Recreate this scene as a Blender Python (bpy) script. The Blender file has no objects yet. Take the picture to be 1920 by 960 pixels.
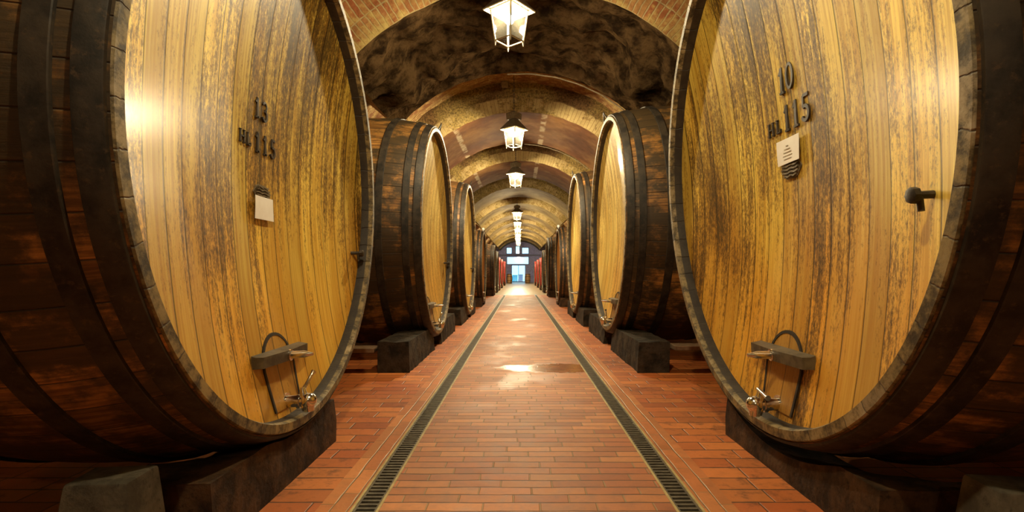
import bpy, bmesh, math, random
from mathutils import Vector, Matrix, noise
random.seed(7)
C = bpy.context.scene.collection
PI = math.pi

# ------------------------------------------------------------------ camera, sky, exposure
F_PX = 990.0
EYE = 1.05
cam_d = bpy.data.cameras.new('camera')
cam_d.sensor_width = 36.0
cam_d.lens = F_PX / 1920.0 * 36.0
cam_d.shift_x = -(974 - 960) / 1920.0
cam_d.shift_y = (511 - 480) / 1920.0
cam_d.clip_start = 0.02
cam_d.clip_end = 400
cam = bpy.data.objects.new('camera', cam_d)
C.objects.link(cam)
cam.location = (0, 0, EYE)
cam.rotation_euler = (PI / 2, 0, 0)
bpy.context.scene.camera = cam

world = bpy.data.worlds.new('sky')
bpy.context.scene.world = world
world.use_nodes = True
bg = world.node_tree.nodes['Background']
bg.inputs[0].default_value = (0.42, 0.78, 1.0, 1)
bg.inputs[1].default_value = 2.6

vs = bpy.context.scene.view_settings
vs.view_transform = 'Standard'
vs.look = 'None'
vs.gamma = 1.0
vs.exposure = 0.0
vs.use_curve_mapping = False
bpy.context.scene.cycles.sample_clamp_indirect = 6.0
bpy.context.scene.cycles.max_bounces = 8

LAMP_COLOR = (1.0, 0.82, 0.50, 1)
LAMP_STRENGTH = 3300.0

# ------------------------------------------------------------------ layout numbers (metres)
XC, ZC = 0.03, 1.66          # axis and springing height of the vault
RIB_R, VAULT_R = 2.69, 3.29
BAY = 4.78
RIB_FIRST = 6.07             # front face of the first rib in view
RIB_T = 2.62
END_Y = 57.5
BACK_Y = -6.5

# ------------------------------------------------------------------ node helpers
class NT:
    def __init__(self, name):
        self.m = bpy.data.materials.new(name)
        self.m.use_nodes = True
        self.t = self.m.node_tree
        self.t.nodes.clear()
        self.out = self.t.nodes.new('ShaderNodeOutputMaterial')
    def n(self, typ, **kw):
        nd = self.t.nodes.new(typ)
        for k, v in kw.items():
            setattr(nd, k, v)
        return nd
    def put(self, sock, v):
        if v is None:
            return
        if isinstance(v, bpy.types.NodeSocket):
            self.t.links.new(v, sock)
        elif hasattr(sock.default_value, '__len__') and not hasattr(v, '__len__'):
            sock.default_value = (v, v, v)
        elif hasattr(sock.default_value, '__len__') and len(sock.default_value) == 4 and len(v) == 3:
            sock.default_value = (*v, 1)
        else:
            sock.default_value = v
    def math(self, op, a, b=None, c=None, clamp=False):
        nd = self.n('ShaderNodeMath', operation=op, use_clamp=clamp)
        for i, v in enumerate((a, b, c)):
            self.put(nd.inputs[i], v)
        return nd.outputs[0]
    def vmath(self, op, a, b=None):
        nd = self.n('ShaderNodeVectorMath', operation=op)
        self.put(nd.inputs[0], a); self.put(nd.inputs[1], b)
        return nd.outputs[0]
    def comb(self, x=0.0, y=0.0, z=0.0):
        nd = self.n('ShaderNodeCombineXYZ')
        for i, v in enumerate((x, y, z)):
            self.put(nd.inputs[i], v)
        return nd.outputs[0]
    def sep(self, v):
        nd = self.n('ShaderNodeSeparateXYZ'); self.put(nd.inputs[0], v)
        return nd.outputs
    def coord(self, which='Object'):
        return self.n('ShaderNodeTexCoord').outputs[which]
    def rnd(self):
        return self.n('ShaderNodeObjectInfo').outputs['Random']
    def noise(self, vec, scale=1.0, detail=4.0, rough=0.55, dist=0.0):
        nd = self.n('ShaderNodeTexNoise')
        self.put(nd.inputs['Vector'], vec); self.put(nd.inputs['Scale'], scale)
        self.put(nd.inputs['Detail'], detail); self.put(nd.inputs['Roughness'], rough)
        self.put(nd.inputs['Distortion'], dist)
        return nd.outputs[0]
    def white(self, v):
        nd = self.n('ShaderNodeTexWhiteNoise', noise_dimensions='1D')
        self.put(nd.inputs['W'], v)
        return nd.outputs[0]
    def voro(self, vec, scale, feature='F1', rnd=1.0):
        nd = self.n('ShaderNodeTexVoronoi', feature=feature)
        self.put(nd.inputs['Vector'], vec); self.put(nd.inputs['Scale'], scale)
        self.put(nd.inputs['Randomness'], rnd)
        return nd
    def ramp(self, v, lo, hi):
        nd = self.n('ShaderNodeMapRange', interpolation_type='SMOOTHSTEP')
        self.put(nd.inputs[0], v); nd.inputs[1].default_value = lo; nd.inputs[2].default_value = hi
        nd.inputs[3].default_value = 0; nd.inputs[4].default_value = 1
        return nd.outputs[0]
    def mix(self, f, a, b, blend='MIX'):
        nd = self.n('ShaderNodeMix', data_type='RGBA', blend_type=blend)
        self.put(nd.inputs[0], f); self.put(nd.inputs[6], a); self.put(nd.inputs[7], b)
        return nd.outputs[2]
    def scale(self, col, f):
        return self.mix(1.0, col, self.comb(f, f, f), 'MULTIPLY')
    def bump(self, h, strength=0.4, dist=0.01):
        nd = self.n('ShaderNodeBump')
        self.put(nd.inputs['Height'], h)
        nd.inputs['Strength'].default_value = strength
        nd.inputs['Distance'].default_value = dist
        return nd.outputs[0]
    def pbr(self, col, rough=0.6, normal=None, metal=0.0, spec=0.5, coat=0.0):
        nd = self.n('ShaderNodeBsdfPrincipled')
        self.put(nd.inputs['Base Color'], col); self.put(nd.inputs['Roughness'], rough)
        self.put(nd.inputs['Metallic'], metal); self.put(nd.inputs['Specular IOR Level'], spec)
        if normal is not None:
            self.put(nd.inputs['Normal'], normal)
        if coat:
            nd.inputs['Coat Weight'].default_value = coat
            nd.inputs['Coat Roughness'].default_value = 0.21
        self.t.links.new(nd.outputs[0], self.out.inputs[0])
        return self.m

# ------------------------------------------------------------------ materials
def mat_head(name, light, mid, low, mold_amt=1.0):
    t = NT(name)
    o = t.coord(); r = t.rnd()
    s = t.sep(o)
    off = t.math('MULTIPLY', r, 61.0)
    y = s[1]; z = s[2]
    yo = t.math('ADD', y, off)
    wob = t.math('MULTIPLY', t.math('SUBTRACT', t.noise(t.comb(off, 0, z), 0.9, 2), 0.5), 0.03)
    st = t.math('DIVIDE', t.math('ADD', yo, wob), 0.145)
    fl = t.math('FLOOR', st); fr = t.math('FRACT', st)
    wn = t.white(fl)
    edge = t.math('MINIMUM', fr, t.math('SUBTRACT', 1.0, fr))
    gapw = t.math('MULTIPLY_ADD', t.white(t.math('ADD', fl, 0.37)), 0.050, 0.020)
    gap = t.math('SUBTRACT', 1.0, t.math('DIVIDE', edge, gapw), clamp=True)
    ys = t.math('ADD', yo, t.math('MULTIPLY', wn, 7.0))
    grain = t.noise(t.comb(t.math('MULTIPLY', ys, 75), off, t.math('MULTIPLY', z, 1.6)), 1, 5, 0.6, 0.4)
    blot = t.noise(t.comb(t.math('MULTIPLY', ys, 9), off, t.math('MULTIPLY', z, 0.75)), 1, 5, 0.6, 0.3)
    fine = t.noise(t.comb(t.math('MULTIPLY', ys, 80), off, t.math('MULTIPLY', z, 34)), 1, 7, 0.85)
    zone = t.noise(t.comb(t.math('MULTIPLY', yo, 1.3), off, t.math('MULTIPLY', z, 0.8)), 1, 3, 0.5)
    streak = t.noise(t.comb(t.math('MULTIPLY', ys, 22), off, t.math('MULTIPLY', z, 1.1)), 1, 6, 0.65, 0.5)
    col = t.mix(t.ramp(t.math('MULTIPLY_ADD', grain, 0.6, t.math('MULTIPLY', blot, 0.4)), 0.41, 0.59), mid, light)
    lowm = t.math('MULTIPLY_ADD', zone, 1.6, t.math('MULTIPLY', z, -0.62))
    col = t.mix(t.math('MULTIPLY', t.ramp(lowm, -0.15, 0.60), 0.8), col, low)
    col = t.scale(col, t.math('MULTIPLY_ADD', wn, 0.45, 0.74))
    # mould that has grown in vertical streaks and speckles
    mo = t.math('MULTIPLY_ADD', streak, 0.46, t.math('MULTIPLY', fine, 0.62))
    mo = t.math('ADD', mo, t.math('MULTIPLY', t.math('SUBTRACT', zone, 0.5), 0.50))
    mo = t.math('ADD', mo, t.math('MULTIPLY', t.math('SUBTRACT', z, 1.45), 0.038))
    mo = t.math('ADD', mo, t.math('MULTIPLY', t.math('SUBTRACT', wn, 0.5), 0.09))
    mold = t.math('MULTIPLY', t.ramp(mo, 0.500, 0.605), 0.78 * mold_amt)
    col = t.mix(mold, col, (0.150, 0.062, 0.010))
    deep = t.math('MULTIPLY', t.ramp(mo, 0.585, 0.68), 0.80 * mold_amt)
    col = t.mix(deep, col, (0.03, 0.02, 0.009))
    col = t.mix(t.math('MULTIPLY', gap, 0.9), col, (0.018, 0.01, 0.004))
    h = t.math('SUBTRACT', t.math('MULTIPLY_ADD', grain, 0.5, t.math('MULTIPLY', fine, 0.5)), t.math('MULTIPLY', gap, 1.2))
    ro = t.math('MULTIPLY_ADD', fine, 0.30, 0.16)
    return t.pbr(col, t.math('ADD', ro, 0.22), t.bump(h, 0.6, 0.004), spec=0.25, coat=0.45)

def mat_flank(name, a, b, moldcol, amt):
    t = NT(name)
    uv = t.sep(t.coord('UV')); r = t.math('MULTIPLY', t.rnd(), 47.0)
    u = uv[0]; v = uv[1]
    st = t.math('DIVIDE', t.math('ADD', u, r), 0.135)
    fl = t.math('FLOOR', st); fr = t.math('FRACT', st)
    wn = t.white(fl)
    edge = t.math('MINIMUM', fr, t.math('SUBTRACT', 1.0, fr))
    gap = t.math('SUBTRACT', 1.0, t.math('DIVIDE', edge, 0.03), clamp=True)
    grain = t.noise(t.comb(t.math('MULTIPLY', u, 60), r, t.math('MULTIPLY', v, 3)), 1, 5, 0.6, 0.3)
    mo = t.noise(t.comb(t.math('MULTIPLY', u, 7), r, t.math('MULTIPLY', v, 5)), 1, 8, 0.7)
    zone = t.noise(t.comb(t.math('MULTIPLY', u, 1.1), r, t.math('MULTIPLY', v, 1.6)), 1, 3)
    col = t.mix(t.ramp(grain, 0.35, 0.65), a, b)
    col = t.scale(col, t.math('MULTIPLY_ADD', wn, 0.7, 0.6))
    m = t.ramp(t.math('MULTIPLY_ADD', mo, 0.8, t.math('MULTIPLY', zone, 0.55)), 0.54, 0.72)
    col = t.mix(t.math('MULTIPLY', m, amt), col, moldcol)
    col = t.mix(t.math('MULTIPLY', gap, 0.92), col, (0.006, 0.004, 0.003))
    h = t.math('SUBTRACT', t.math('MULTIPLY_ADD', mo, 0.6, t.math('MULTIPLY', grain, 0.4)), t.math('MULTIPLY', gap, 1.0))
    return t.pbr(col, 0.55, t.bump(h, 0.6, 0.008), spec=0.4)

def mat_noisy(name, a, b, scale=8.0, rough=0.6, bump=0.3, metal=0.0, detail=6.0, lo=0.35, hi=0.65, bd=0.006, spec=0.5, c=None):
    t = NT(name)
    o = t.vmath('ADD', t.coord(), t.comb(t.math('MULTIPLY', t.rnd(), 23), 0, 0))
    n = t.noise(o, scale, detail, 0.65)
    col = t.mix(t.ramp(n, lo, hi), a, b)
    if c:
        n2 = t.noise(o, scale * 3.3, 5, 0.7)
        col = t.mix(t.math('MULTIPLY', t.ramp(n2, 0.55, 0.7), 0.8), col, c)
    return t.pbr(col, rough, t.bump(n, bump, bd), metal, spec)

def mat_chime(name):
    t = NT(name)
    uv = t.sep(t.coord('UV')); u = uv[0]; v = uv[1]
    r = t.math('MULTIPLY', t.rnd(), 31.0)
    st = t.math('DIVIDE', t.math('ADD', u, t.math('MULTIPLY_ADD', t.noise(t.comb(u, v, r), 18, 3), 0.03, 0.0)), 0.14)
    fr = t.math('FRACT', st); wn = t.white(t.math('FLOOR', st))
    edge = t.math('MINIMUM', fr, t.math('SUBTRACT', 1.0, fr))
    gap = t.math('SUBTRACT', 1.0, t.math('DIVIDE', edge, 0.03), clamp=True)
    n = t.noise(t.comb(u, v, r), 14, 8, 0.7)
    z = t.noise(t.comb(u, v, r), 1.3, 3)
    col = t.mix(t.ramp(n, 0.38, 0.62), (0.045, 0.032, 0.014), (0.29, 0.215, 0.085))
    col = t.mix(t.ramp(t.math('MULTIPLY_ADD', z, 0.7, t.math('MULTIPLY', n, 0.5)), 0.6, 0.78), col, (0.36, 0.30, 0.20))
    col = t.scale(col, t.math('MULTIPLY_ADD', wn, 0.4, 0.75))
    col = t.mix(t.math('MULTIPLY', gap, 0.85), col, (0.02, 0.012, 0.006))
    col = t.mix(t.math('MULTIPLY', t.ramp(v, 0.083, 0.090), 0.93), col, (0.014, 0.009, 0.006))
    return t.pbr(col, 0.6, t.bump(t.math('SUBTRACT', n, gap), 0.5, 0.006))

def brick_nodes(t, vec, bw, rh, mortar, c1, c2, cm, offset=0.5, freq=2, bias=0.0):
    nd = t.n('ShaderNodeTexBrick')
    nd.offset = offset; nd.offset_frequency = freq
    t.put(nd.inputs['Vector'], vec)
    t.put(nd.inputs['Color1'], c1); t.put(nd.inputs['Color2'], c2); t.put(nd.inputs['Mortar'], cm)
    nd.inputs['Scale'].default_value = 1.0
    nd.inputs['Mortar Size'].default_value = mortar
    nd.inputs['Mortar Smooth'].default_value = 0.25
    nd.inputs['Bias'].default_value = bias
    nd.inputs['Brick Width'].default_value = bw
    nd.inputs['Row Height'].default_value = rh
    return nd.outputs[0], nd.outputs[1]

def mat_floor(name, bw, rh, mortar, c1, c2, cm, swap=False, wet=False, dirt=0.5, rbase=0.32, cv=(0.30, 0.20, 0.09)):
    t = NT(name)
    o = t.coord(); s = t.sep(o)
    w = t.noise(o, 3.0, 2)
    wob = t.math('MULTIPLY', t.math('SUBTRACT', w, 0.5), 0.018)
    x = t.math('ADD', s[0], wob); y = t.math('ADD', s[1], wob)
    if swap:
        x, y = y, x
    ry = t.math('DIVIDE', y, rh)
    row = t.math('FLOOR', ry)
    sh = t.math('MULTIPLY_ADD', t.math('FRACT', t.math('MULTIPLY', row, 0.5)), 1.0, t.math('MULTIPLY', t.white(row), 0.55 if not swap else 0.2))
    rx = t.math('ADD', t.math('DIVIDE', x, bw), sh)
    bid = t.math('MULTIPLY_ADD', row, 17.31, t.math('MULTIPLY', t.math('FLOOR', rx), 5.77))
    fy = t.math('FRACT', ry); fx = t.math('FRACT', rx)
    ey = t.math('MULTIPLY', t.math('MINIMUM', fy, t.math('SUBTRACT', 1.0, fy)), rh)
    ex = t.math('MULTIPLY', t.math('MINIMUM', fx, t.math('SUBTRACT', 1.0, fx)), bw)
    jw = t.math('MULTIPLY', mortar, t.math('MULTIPLY_ADD', t.noise(o, 7, 3), 1.2, 0.15))
    hl = t.math('SUBTRACT', 1.0, t.math('DIVIDE', ey, jw), clamp=True)
    vl = t.math('SUBTRACT', 1.0, t.math('DIVIDE', ex, t.math('MULTIPLY', jw, 0.8)), clamp=True)
    hl = t.math('MULTIPLY', hl, 1.6, clamp=True); vl = t.math('MULTIPLY', vl, 1.6, clamp=True)
    br = t.white(bid)
    col = t.mix(br, c1, c2)
    col = t.scale(col, t.math('MULTIPLY_ADD', t.white(t.math('ADD', bid, 0.71)), 0.35, 0.80))
    col = t.mix(t.math('MULTIPLY', vl, 0.85), col, cv)
    col = t.mix(t.math('MULTIPLY', hl, 0.95), col, cm)
    fac = t.math('MAXIMUM', hl, vl)
    n = t.noise(o, 11, 7, 0.7); z = t.noise(o, 0.9, 4, 0.6); f = t.noise(o, 60, 4, 0.7)
    col = t.scale(col, t.math('MULTIPLY_ADD', n, 1.1, 0.45))
    d = t.math('MULTIPLY', t.ramp(t.math('MULTIPLY_ADD', n, 0.6, t.math('MULTIPLY', z, 0.5)), 0.55, 0.70), dirt)
    col = t.mix(d, col, t.scale(col, 0.28))
    ro = t.math('MULTIPLY_ADD', n, 0.30, rbase)
    if wet:
        # a film of water left on the bricks: an oval patch with ragged ends
        dx = t.math('DIVIDE', t.math('SUBTRACT', s[0], 0.50), 0.75)
        dy = t.math('DIVIDE', t.math('SUBTRACT', s[1], 5.80), 0.30)
        rr = t.math('ADD', t.math('MULTIPLY', dx, dx), t.math('MULTIPLY', dy, dy))
        rr = t.math('ADD', rr, t.math('MULTIPLY', t.math('SUBTRACT', t.noise(o, 4, 4), 0.5), 2.2))
        p1 = t.math('SUBTRACT', 1.0, t.ramp(rr, 0.55, 1.1))
        col = t.mix(t.math('MULTIPLY', p1, 0.5), col, (0.16, 0.035, 0.012))
        far = t.math('MULTIPLY', t.ramp(t.noise(t.comb(t.math('MULTIPLY', s[0], 1.0), t.math('MULTIPLY', s[1], 0.55), 3.0), 1.6, 3), 0.52, 0.66), 0.35)
        pud = t.math('MAXIMUM', p1, far)
        ro = t.math('MULTIPLY', ro, t.math('SUBTRACT', 1.0, t.math('MULTIPLY', pud, 0.62)))
        h = t.math('MULTIPLY', t.math('SUBTRACT', t.math('MULTIPLY', n, 0.25), fac), t.math('SUBTRACT', 1.0, t.math('MULTIPLY', p1, 0.9)))
    else:
        h = t.math('SUBTRACT', t.math('MULTIPLY_ADD', n, 0.5, t.math('MULTIPLY', f, 0.2)), fac)
    return t.pbr(col, ro, t.bump(h, 0.5, 0.006), spec=0.5)

def mat_voussoir(name):
    t = NT(name)
    uv = t.sep(t.coord('UV')); o = t.coord()
    w = t.noise(o, 5, 3); wob = t.math('MULTIPLY', t.math('SUBTRACT', w, 0.5), 0.05)
    vec = t.comb(t.math('ADD', uv[1], wob), t.math('ADD', uv[0], wob), 0)
    col, fac = brick_nodes(t, vec, 0.27, 0.075, 0.010, (0.25, 0.075, 0.026), (0.33, 0.17, 0.06), (0.36, 0.27, 0.13), 0.0, 2)
    n = t.noise(o, 9, 8, 0.7); z = t.noise(o, 1.2, 4)
    col = t.mix(t.ramp(t.math('MULTIPLY_ADD', n, 0.6, t.math('MULTIPLY', z, 0.5)), 0.50, 0.66), col, (0.34, 0.25, 0.085))
    col = t.scale(col, t.math('MULTIPLY_ADD', n, 1.2, 0.4))
    h = t.math('SUBTRACT', t.math('MULTIPLY', n, 0.9), fac)
    return t.pbr(col, 0.75, t.bump(h, 0.9, 0.02), spec=0.25)

def mat_ringface(name, ring, ring2, mort, sp1, sp2, edge=0.30):
    t = NT(name)
    uv = t.sep(t.coord('UV')); o = t.coord()
    w = t.noise(o, 5, 3); wob = t.math('MULTIPLY', t.math('SUBTRACT', w, 0.5), 0.05)
    vec = t.comb(t.math('ADD', uv[1], wob), t.math('ADD', uv[0], wob), 0)
    col, fac = brick_nodes(t, vec, 0.30, 0.08, 0.008, ring, ring2, mort, 0.0, 2)
    n = t.noise(o, 9, 8, 0.75); z = t.noise(o, 1.3, 4); f = t.noise(o, 26, 5, 0.8)
    sp = t.mix(t.ramp(z, 0.4, 0.6), sp1, sp2)
    sp = t.scale(sp, t.math('MULTIPLY_ADD', t.ramp(f, 0.35, 0.65), 1.1, 0.4))
    m = t.ramp(t.math('ADD', uv[1], t.math('MULTIPLY', wob, 1.5)), edge - 0.015, edge + 0.015)
    col = t.mix(t.ramp(t.math('MULTIPLY_ADD', z, 0.5, t.math('MULTIPLY', n, 0.5)), 0.47, 0.56), col, sp)
    col = t.scale(col, t.math('MULTIPLY_ADD', n, 1.4, 0.35))
    col = t.mix(m, col, sp)
    h = t.math('ADD', t.math('MULTIPLY_ADD', n, 0.5, t.math('MULTIPLY', f, 0.5)), t.math('MULTIPLY', fac, -0.5))
    return t.pbr(col, 0.8, t.bump(h, 0.9, 0.02), spec=0.2)

def mat_rubble(name, c1, c2, c3, brick=0.6):
    t = NT(name)
    o = t.coord(); uv = t.sep(t.coord('UV'))
    w = t.noise(o, 3.0, 4); wob = t.math('MULTIPLY', t.math('SUBTRACT', w, 0.5), 0.14)
    vec = t.comb(t.math('ADD', uv[0], wob), t.math('ADD', uv[1], wob), 0)
    bc, fac = brick_nodes(t, vec, 0.26, 0.08, 0.010, c1, c2, c3, 0.5, 2)
    v = t.voro(o, 5.5); n = t.noise(o, 7, 8, 0.72); z = t.noise(o, 0.8, 4, 0.6)
    vc = t.mix(t.ramp(v.outputs[0], 0.1, 0.6), c2, c1)
    m = t.ramp(z, 0.62 - brick * 0.3, 0.74 - brick * 0.3)
    col = t.mix(m, bc, vc)
    col = t.mix(t.ramp(n, 0.5, 0.7), col, c3)
    col = t.scale(col, t.math('MULTIPLY_ADD', n, 1.5, 0.25))
    h = t.math('ADD', t.math('MULTIPLY', n, 1.0), t.math('MULTIPLY', fac, -0.6))
    return t.pbr(col, 0.8, t.bump(h, 1.0, 0.03), spec=0.2)

def mat_plaster(name, a, b, streaks=True):
    t = NT(name)
    o = t.coord(); n = t.noise(o, 5, 8, 0.7); z = t.noise(o, 0.9, 4)
    s = t.sep(o)
    col = t.mix(t.ramp(z, 0.4, 0.65), a, b)
    col = t.scale(col, t.math('MULTIPLY_ADD', n, 1.1, 0.45))
    if streaks:
        # pale stripes across the soffit
        uv = t.sep(t.coord('UV'))
        k = t.math('FRACT', t.math('DIVIDE', t.math('ADD', uv[0], t.math('MULTIPLY', n, 0.06)), 1.9))
        k = t.math('ABSOLUTE', t.math('SUBTRACT', k, 0.5))
        st = t.math('MULTIPLY', t.math('SUBTRACT', 1.0, t.ramp(k, 0.02, 0.04)), t.ramp(t.noise(o, 2.2, 3), 0.4, 0.55))
        col = t.mix(t.math('MULTIPLY', st, 0.5), col, (0.52, 0.45, 0.30))
    return t.pbr(col, 0.85, t.bump(n, 0.6, 0.015), spec=0.05)

def mat_emit(name, col, strength):
    t = NT(name)
    e = t.n('ShaderNodeEmission')
    t.put(e.inputs[0], col); e.inputs[1].default_value = strength
    t.t.links.new(e.outputs[0], t.out.inputs[0])
    return t.m

def mat_pane(name, milk, tint=(1, 1, 1)):
    t = NT(name)
    a = t.n('ShaderNodeBsdfTransparent'); t.put(a.inputs[0], tint)
    b = t.n('ShaderNodeBsdfTranslucent'); t.put(b.inputs[0], (0.9, 0.85, 0.7))
    g = t.n('ShaderNodeBsdfGlossy'); g.inputs['Roughness'].default_value = 0.05
    m = t.n('ShaderNodeMixShader'); m.inputs[0].default_value = milk
    t.t.links.new(a.outputs[0], m.inputs[1]); t.t.links.new(b.outputs[0], m.inputs[2])
    m2 = t.n('ShaderNodeMixShader'); m2.inputs[0].default_value = 0.05
    t.t.links.new(m.outputs[0], m2.inputs[1]); t.t.links.new(g.outputs[0], m2.inputs[2])
    t.t.links.new(m2.outputs[0], t.out.inputs[0])
    return t.m

M = {}
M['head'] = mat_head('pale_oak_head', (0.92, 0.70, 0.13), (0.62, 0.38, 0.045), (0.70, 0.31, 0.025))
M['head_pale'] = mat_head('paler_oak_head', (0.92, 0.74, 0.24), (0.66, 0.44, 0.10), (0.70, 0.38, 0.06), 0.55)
M['door_oak'] = mat_head('stained_shaded_oak_door', (0.60, 0.40, 0.08), (0.36, 0.20, 0.035), (0.40, 0.18, 0.025))  # darkened for stain and for the crossbar's shadow, both in the colour
M['head_orange'] = mat_head('orange_oak_head', (0.60, 0.27, 0.06), (0.42, 0.15, 0.03), (0.50, 0.15, 0.025), 0.5)
M['head_dark'] = mat_head('dark_oak_head', (0.16, 0.09, 0.035), (0.10, 0.05, 0.02), (0.08, 0.035, 0.015), 0.8)
M['head_red'] = mat_head('red_painted_head', (0.62, 0.07, 0.05), (0.50, 0.04, 0.035), (0.55, 0.05, 0.03), 0.25)
M['head_yellow'] = mat_head('yellow_oak_head', (0.80, 0.50, 0.12), (0.70, 0.38, 0.08), (0.70, 0.36, 0.06), 0.3)
M['flank'] = mat_flank('weathered_staves', (0.16, 0.070, 0.017), (0.42, 0.20, 0.045), (0.030, 0.022, 0.010), 0.92)
M['flank_brown'] = mat_flank('brown_staves', (0.19, 0.088, 0.026), (0.42, 0.20, 0.06), (0.036, 0.026, 0.013), 0.85)
M['flank_red'] = mat_flank('red_staves', (0.42, 0.035, 0.03), (0.60, 0.06, 0.045), (0.20, 0.02, 0.02), 0.4)
M['chime'] = mat_chime('chime_wood')
M['hoop'] = mat_noisy('hoop_iron', (0.010, 0.008, 0.006), (0.040, 0.030, 0.019), 9, 0.6, 0.5, 0.0, spec=0.3, c=(0.075, 0.045, 0.02))
M['hoop_red'] = mat_noisy('red_hoop', (0.35, 0.03, 0.03), (0.50, 0.05, 0.04), 9, 0.5, 0.2)
M['iron'] = mat_noisy('cast_iron', (0.020, 0.017, 0.014), (0.060, 0.048, 0.036), 22, 0.5, 0.4, 0.3)
M['letters'] = mat_noisy('letter_iron', (0.016, 0.011, 0.008), (0.045, 0.030, 0.018), 30, 0.5, 0.3)
M['emblem'] = mat_noisy('emblem_metal', (0.07, 0.055, 0.035), (0.19, 0.15, 0.09), 40, 0.45, 0.5)
M['steel'] = mat_noisy('polished_steel', (0.62, 0.58, 0.52), (0.80, 0.76, 0.70), 30, 0.18, 0.05, 1.0)
M['door_wood'] = mat_noisy('damp_oak', (0.11, 0.055, 0.018), (0.33, 0.17, 0.05), 9, 0.5, 0.4)
M['bar_wood'] = mat_noisy('grey_oak_bar', (0.045, 0.033, 0.016), (0.115, 0.088, 0.045), 14, 0.5, 0.4)
M['dark_joint'] = mat_noisy('dark_joint', (0.012, 0.008, 0.004), (0.03, 0.018, 0.008), 14, 0.7, 0.2)
M['paper'] = mat_noisy('paper', (0.90, 0.88, 0.82), (0.94, 0.93, 0.88), 14, 0.8, 0.05)
M['ink'] = mat_noisy('ink', (0.40, 0.36, 0.28), (0.48, 0.44, 0.36), 14, 0.8, 0.05)
M['stone'] = mat_noisy('rough_stone', (0.016, 0.013, 0.009), (0.060, 0.045, 0.030), 6, 0.9, 1.0, bd=0.03, c=(0.010, 0.008, 0.006), spec=0.2)
M['grey_stone'] = mat_noisy('grey_stone', (0.050, 0.043, 0.030), (0.115, 0.098, 0.068), 9, 0.85, 0.8, bd=0.012, c=(0.03, 0.024, 0.017), spec=0.2)
M['beam'] = mat_noisy('old_beam', (0.022, 0.013, 0.008), (0.085, 0.045, 0.020), 7, 0.85, 0.8, bd=0.015, c=(0.012, 0.008, 0.005), spec=0.2)
M['plank'] = mat_noisy('plank', (0.14, 0.085, 0.045), (0.25, 0.16, 0.09), 8, 0.7, 0.4)
M['grate'] = mat_noisy('grate_metal', (0.10, 0.085, 0.062), (0.17, 0.145, 0.10), 20, 0.5, 0.3, 0.4)
M['rail'] = mat_noisy('drain_rail', (0.42, 0.32, 0.13), (0.60, 0.50, 0.24), 12, 0.4, 0.3)
M['pit'] = mat_noisy('drain_pit', (0.012, 0.010, 0.008), (0.03, 0.022, 0.015), 12, 0.9, 0.2)
M['lantern'] = mat_noisy('lantern_metal', (0.34, 0.29, 0.19), (0.46, 0.40, 0.27), 30, 0.45, 0.2, 0.3)
M['roof_metal'] = mat_noisy('lantern_roof_metal', (0.10, 0.085, 0.06), (0.18, 0.15, 0.10), 30, 0.5, 0.2, 0.3)
M['bulb'] = mat_emit('bulb_glow', LAMP_COLOR, LAMP_STRENGTH)
M['bulb_bright'] = mat_emit('brighter_bulb_glow', LAMP_COLOR, LAMP_STRENGTH * 1.7)
M['bulb_dim'] = mat_emit('dimmer_bulb_glow', LAMP_COLOR, LAMP_STRENGTH * 0.4)
M['pane'] = mat_pane('lantern_glass', 0.004)
M['window_glass'] = mat_pane('window_glass', 0.06, (0.92, 0.97, 1.0))
M['glass_bulb'] = mat_noisy('clear_valve', (0.75, 0.75, 0.72), (0.85, 0.85, 0.82), 10, 0.1, 0.02)
M['cable'] = mat_noisy('cable_grey', (0.20, 0.16, 0.10), (0.30, 0.24, 0.15), 20, 0.6, 0.1)
M['voussoir'] = mat_voussoir('voussoir_bricks')
M['ring_face'] = mat_ringface('ring_and_spandrel', (0.35, 0.25, 0.105), (0.43, 0.33, 0.15), (0.30, 0.21, 0.09), (0.11, 0.060, 0.022), (0.22, 0.155, 0.050))  # ring coloured paler than the spandrel to stand for lamplight on it
M['vault'] = mat_rubble('vault_masonry', (0.20, 0.085, 0.035), (0.33, 0.22, 0.085), (0.40, 0.31, 0.13))
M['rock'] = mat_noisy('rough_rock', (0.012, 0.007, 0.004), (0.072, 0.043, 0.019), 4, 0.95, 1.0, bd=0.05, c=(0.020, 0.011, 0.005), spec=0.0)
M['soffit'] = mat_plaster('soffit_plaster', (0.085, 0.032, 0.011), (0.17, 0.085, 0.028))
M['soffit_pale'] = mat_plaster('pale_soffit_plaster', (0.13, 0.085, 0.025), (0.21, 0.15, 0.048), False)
M['end_wall'] = mat_rubble('glare_tinted_masonry', (0.42, 0.42, 0.80), (0.52, 0.52, 0.88), (0.48, 0.48, 0.76))  # bluish daylight glare put into the wall colour
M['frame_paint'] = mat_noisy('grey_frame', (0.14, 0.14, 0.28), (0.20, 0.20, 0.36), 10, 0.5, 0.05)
M['lane'] = mat_floor('lane_bricks', 0.256, 0.086, 0.0085, (0.40, 0.125, 0.040), (0.54, 0.215, 0.070), (0.085, 0.034, 0.014), wet=True, dirt=0.35, rbase=0.46)
M['strip'] = mat_floor('border_bricks', 0.30, 0.076, 0.007, (0.50, 0.165, 0.048), (0.62, 0.24, 0.075), (0.26, 0.18, 0.09), swap=True, dirt=0.5)
M['tiles'] = mat_floor('side_bricks', 0.29, 0.142, 0.010, (0.44, 0.105, 0.022), (0.62, 0.20, 0.045), (0.06, 0.03, 0.016), dirt=0.95, rbase=0.36, cv=(0.08, 0.045, 0.022))
M['far_floor'] = mat_noisy('worn_concrete', (0.42, 0.33, 0.19), (0.56, 0.45, 0.28), 3, 0.35, 0.1)
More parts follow.
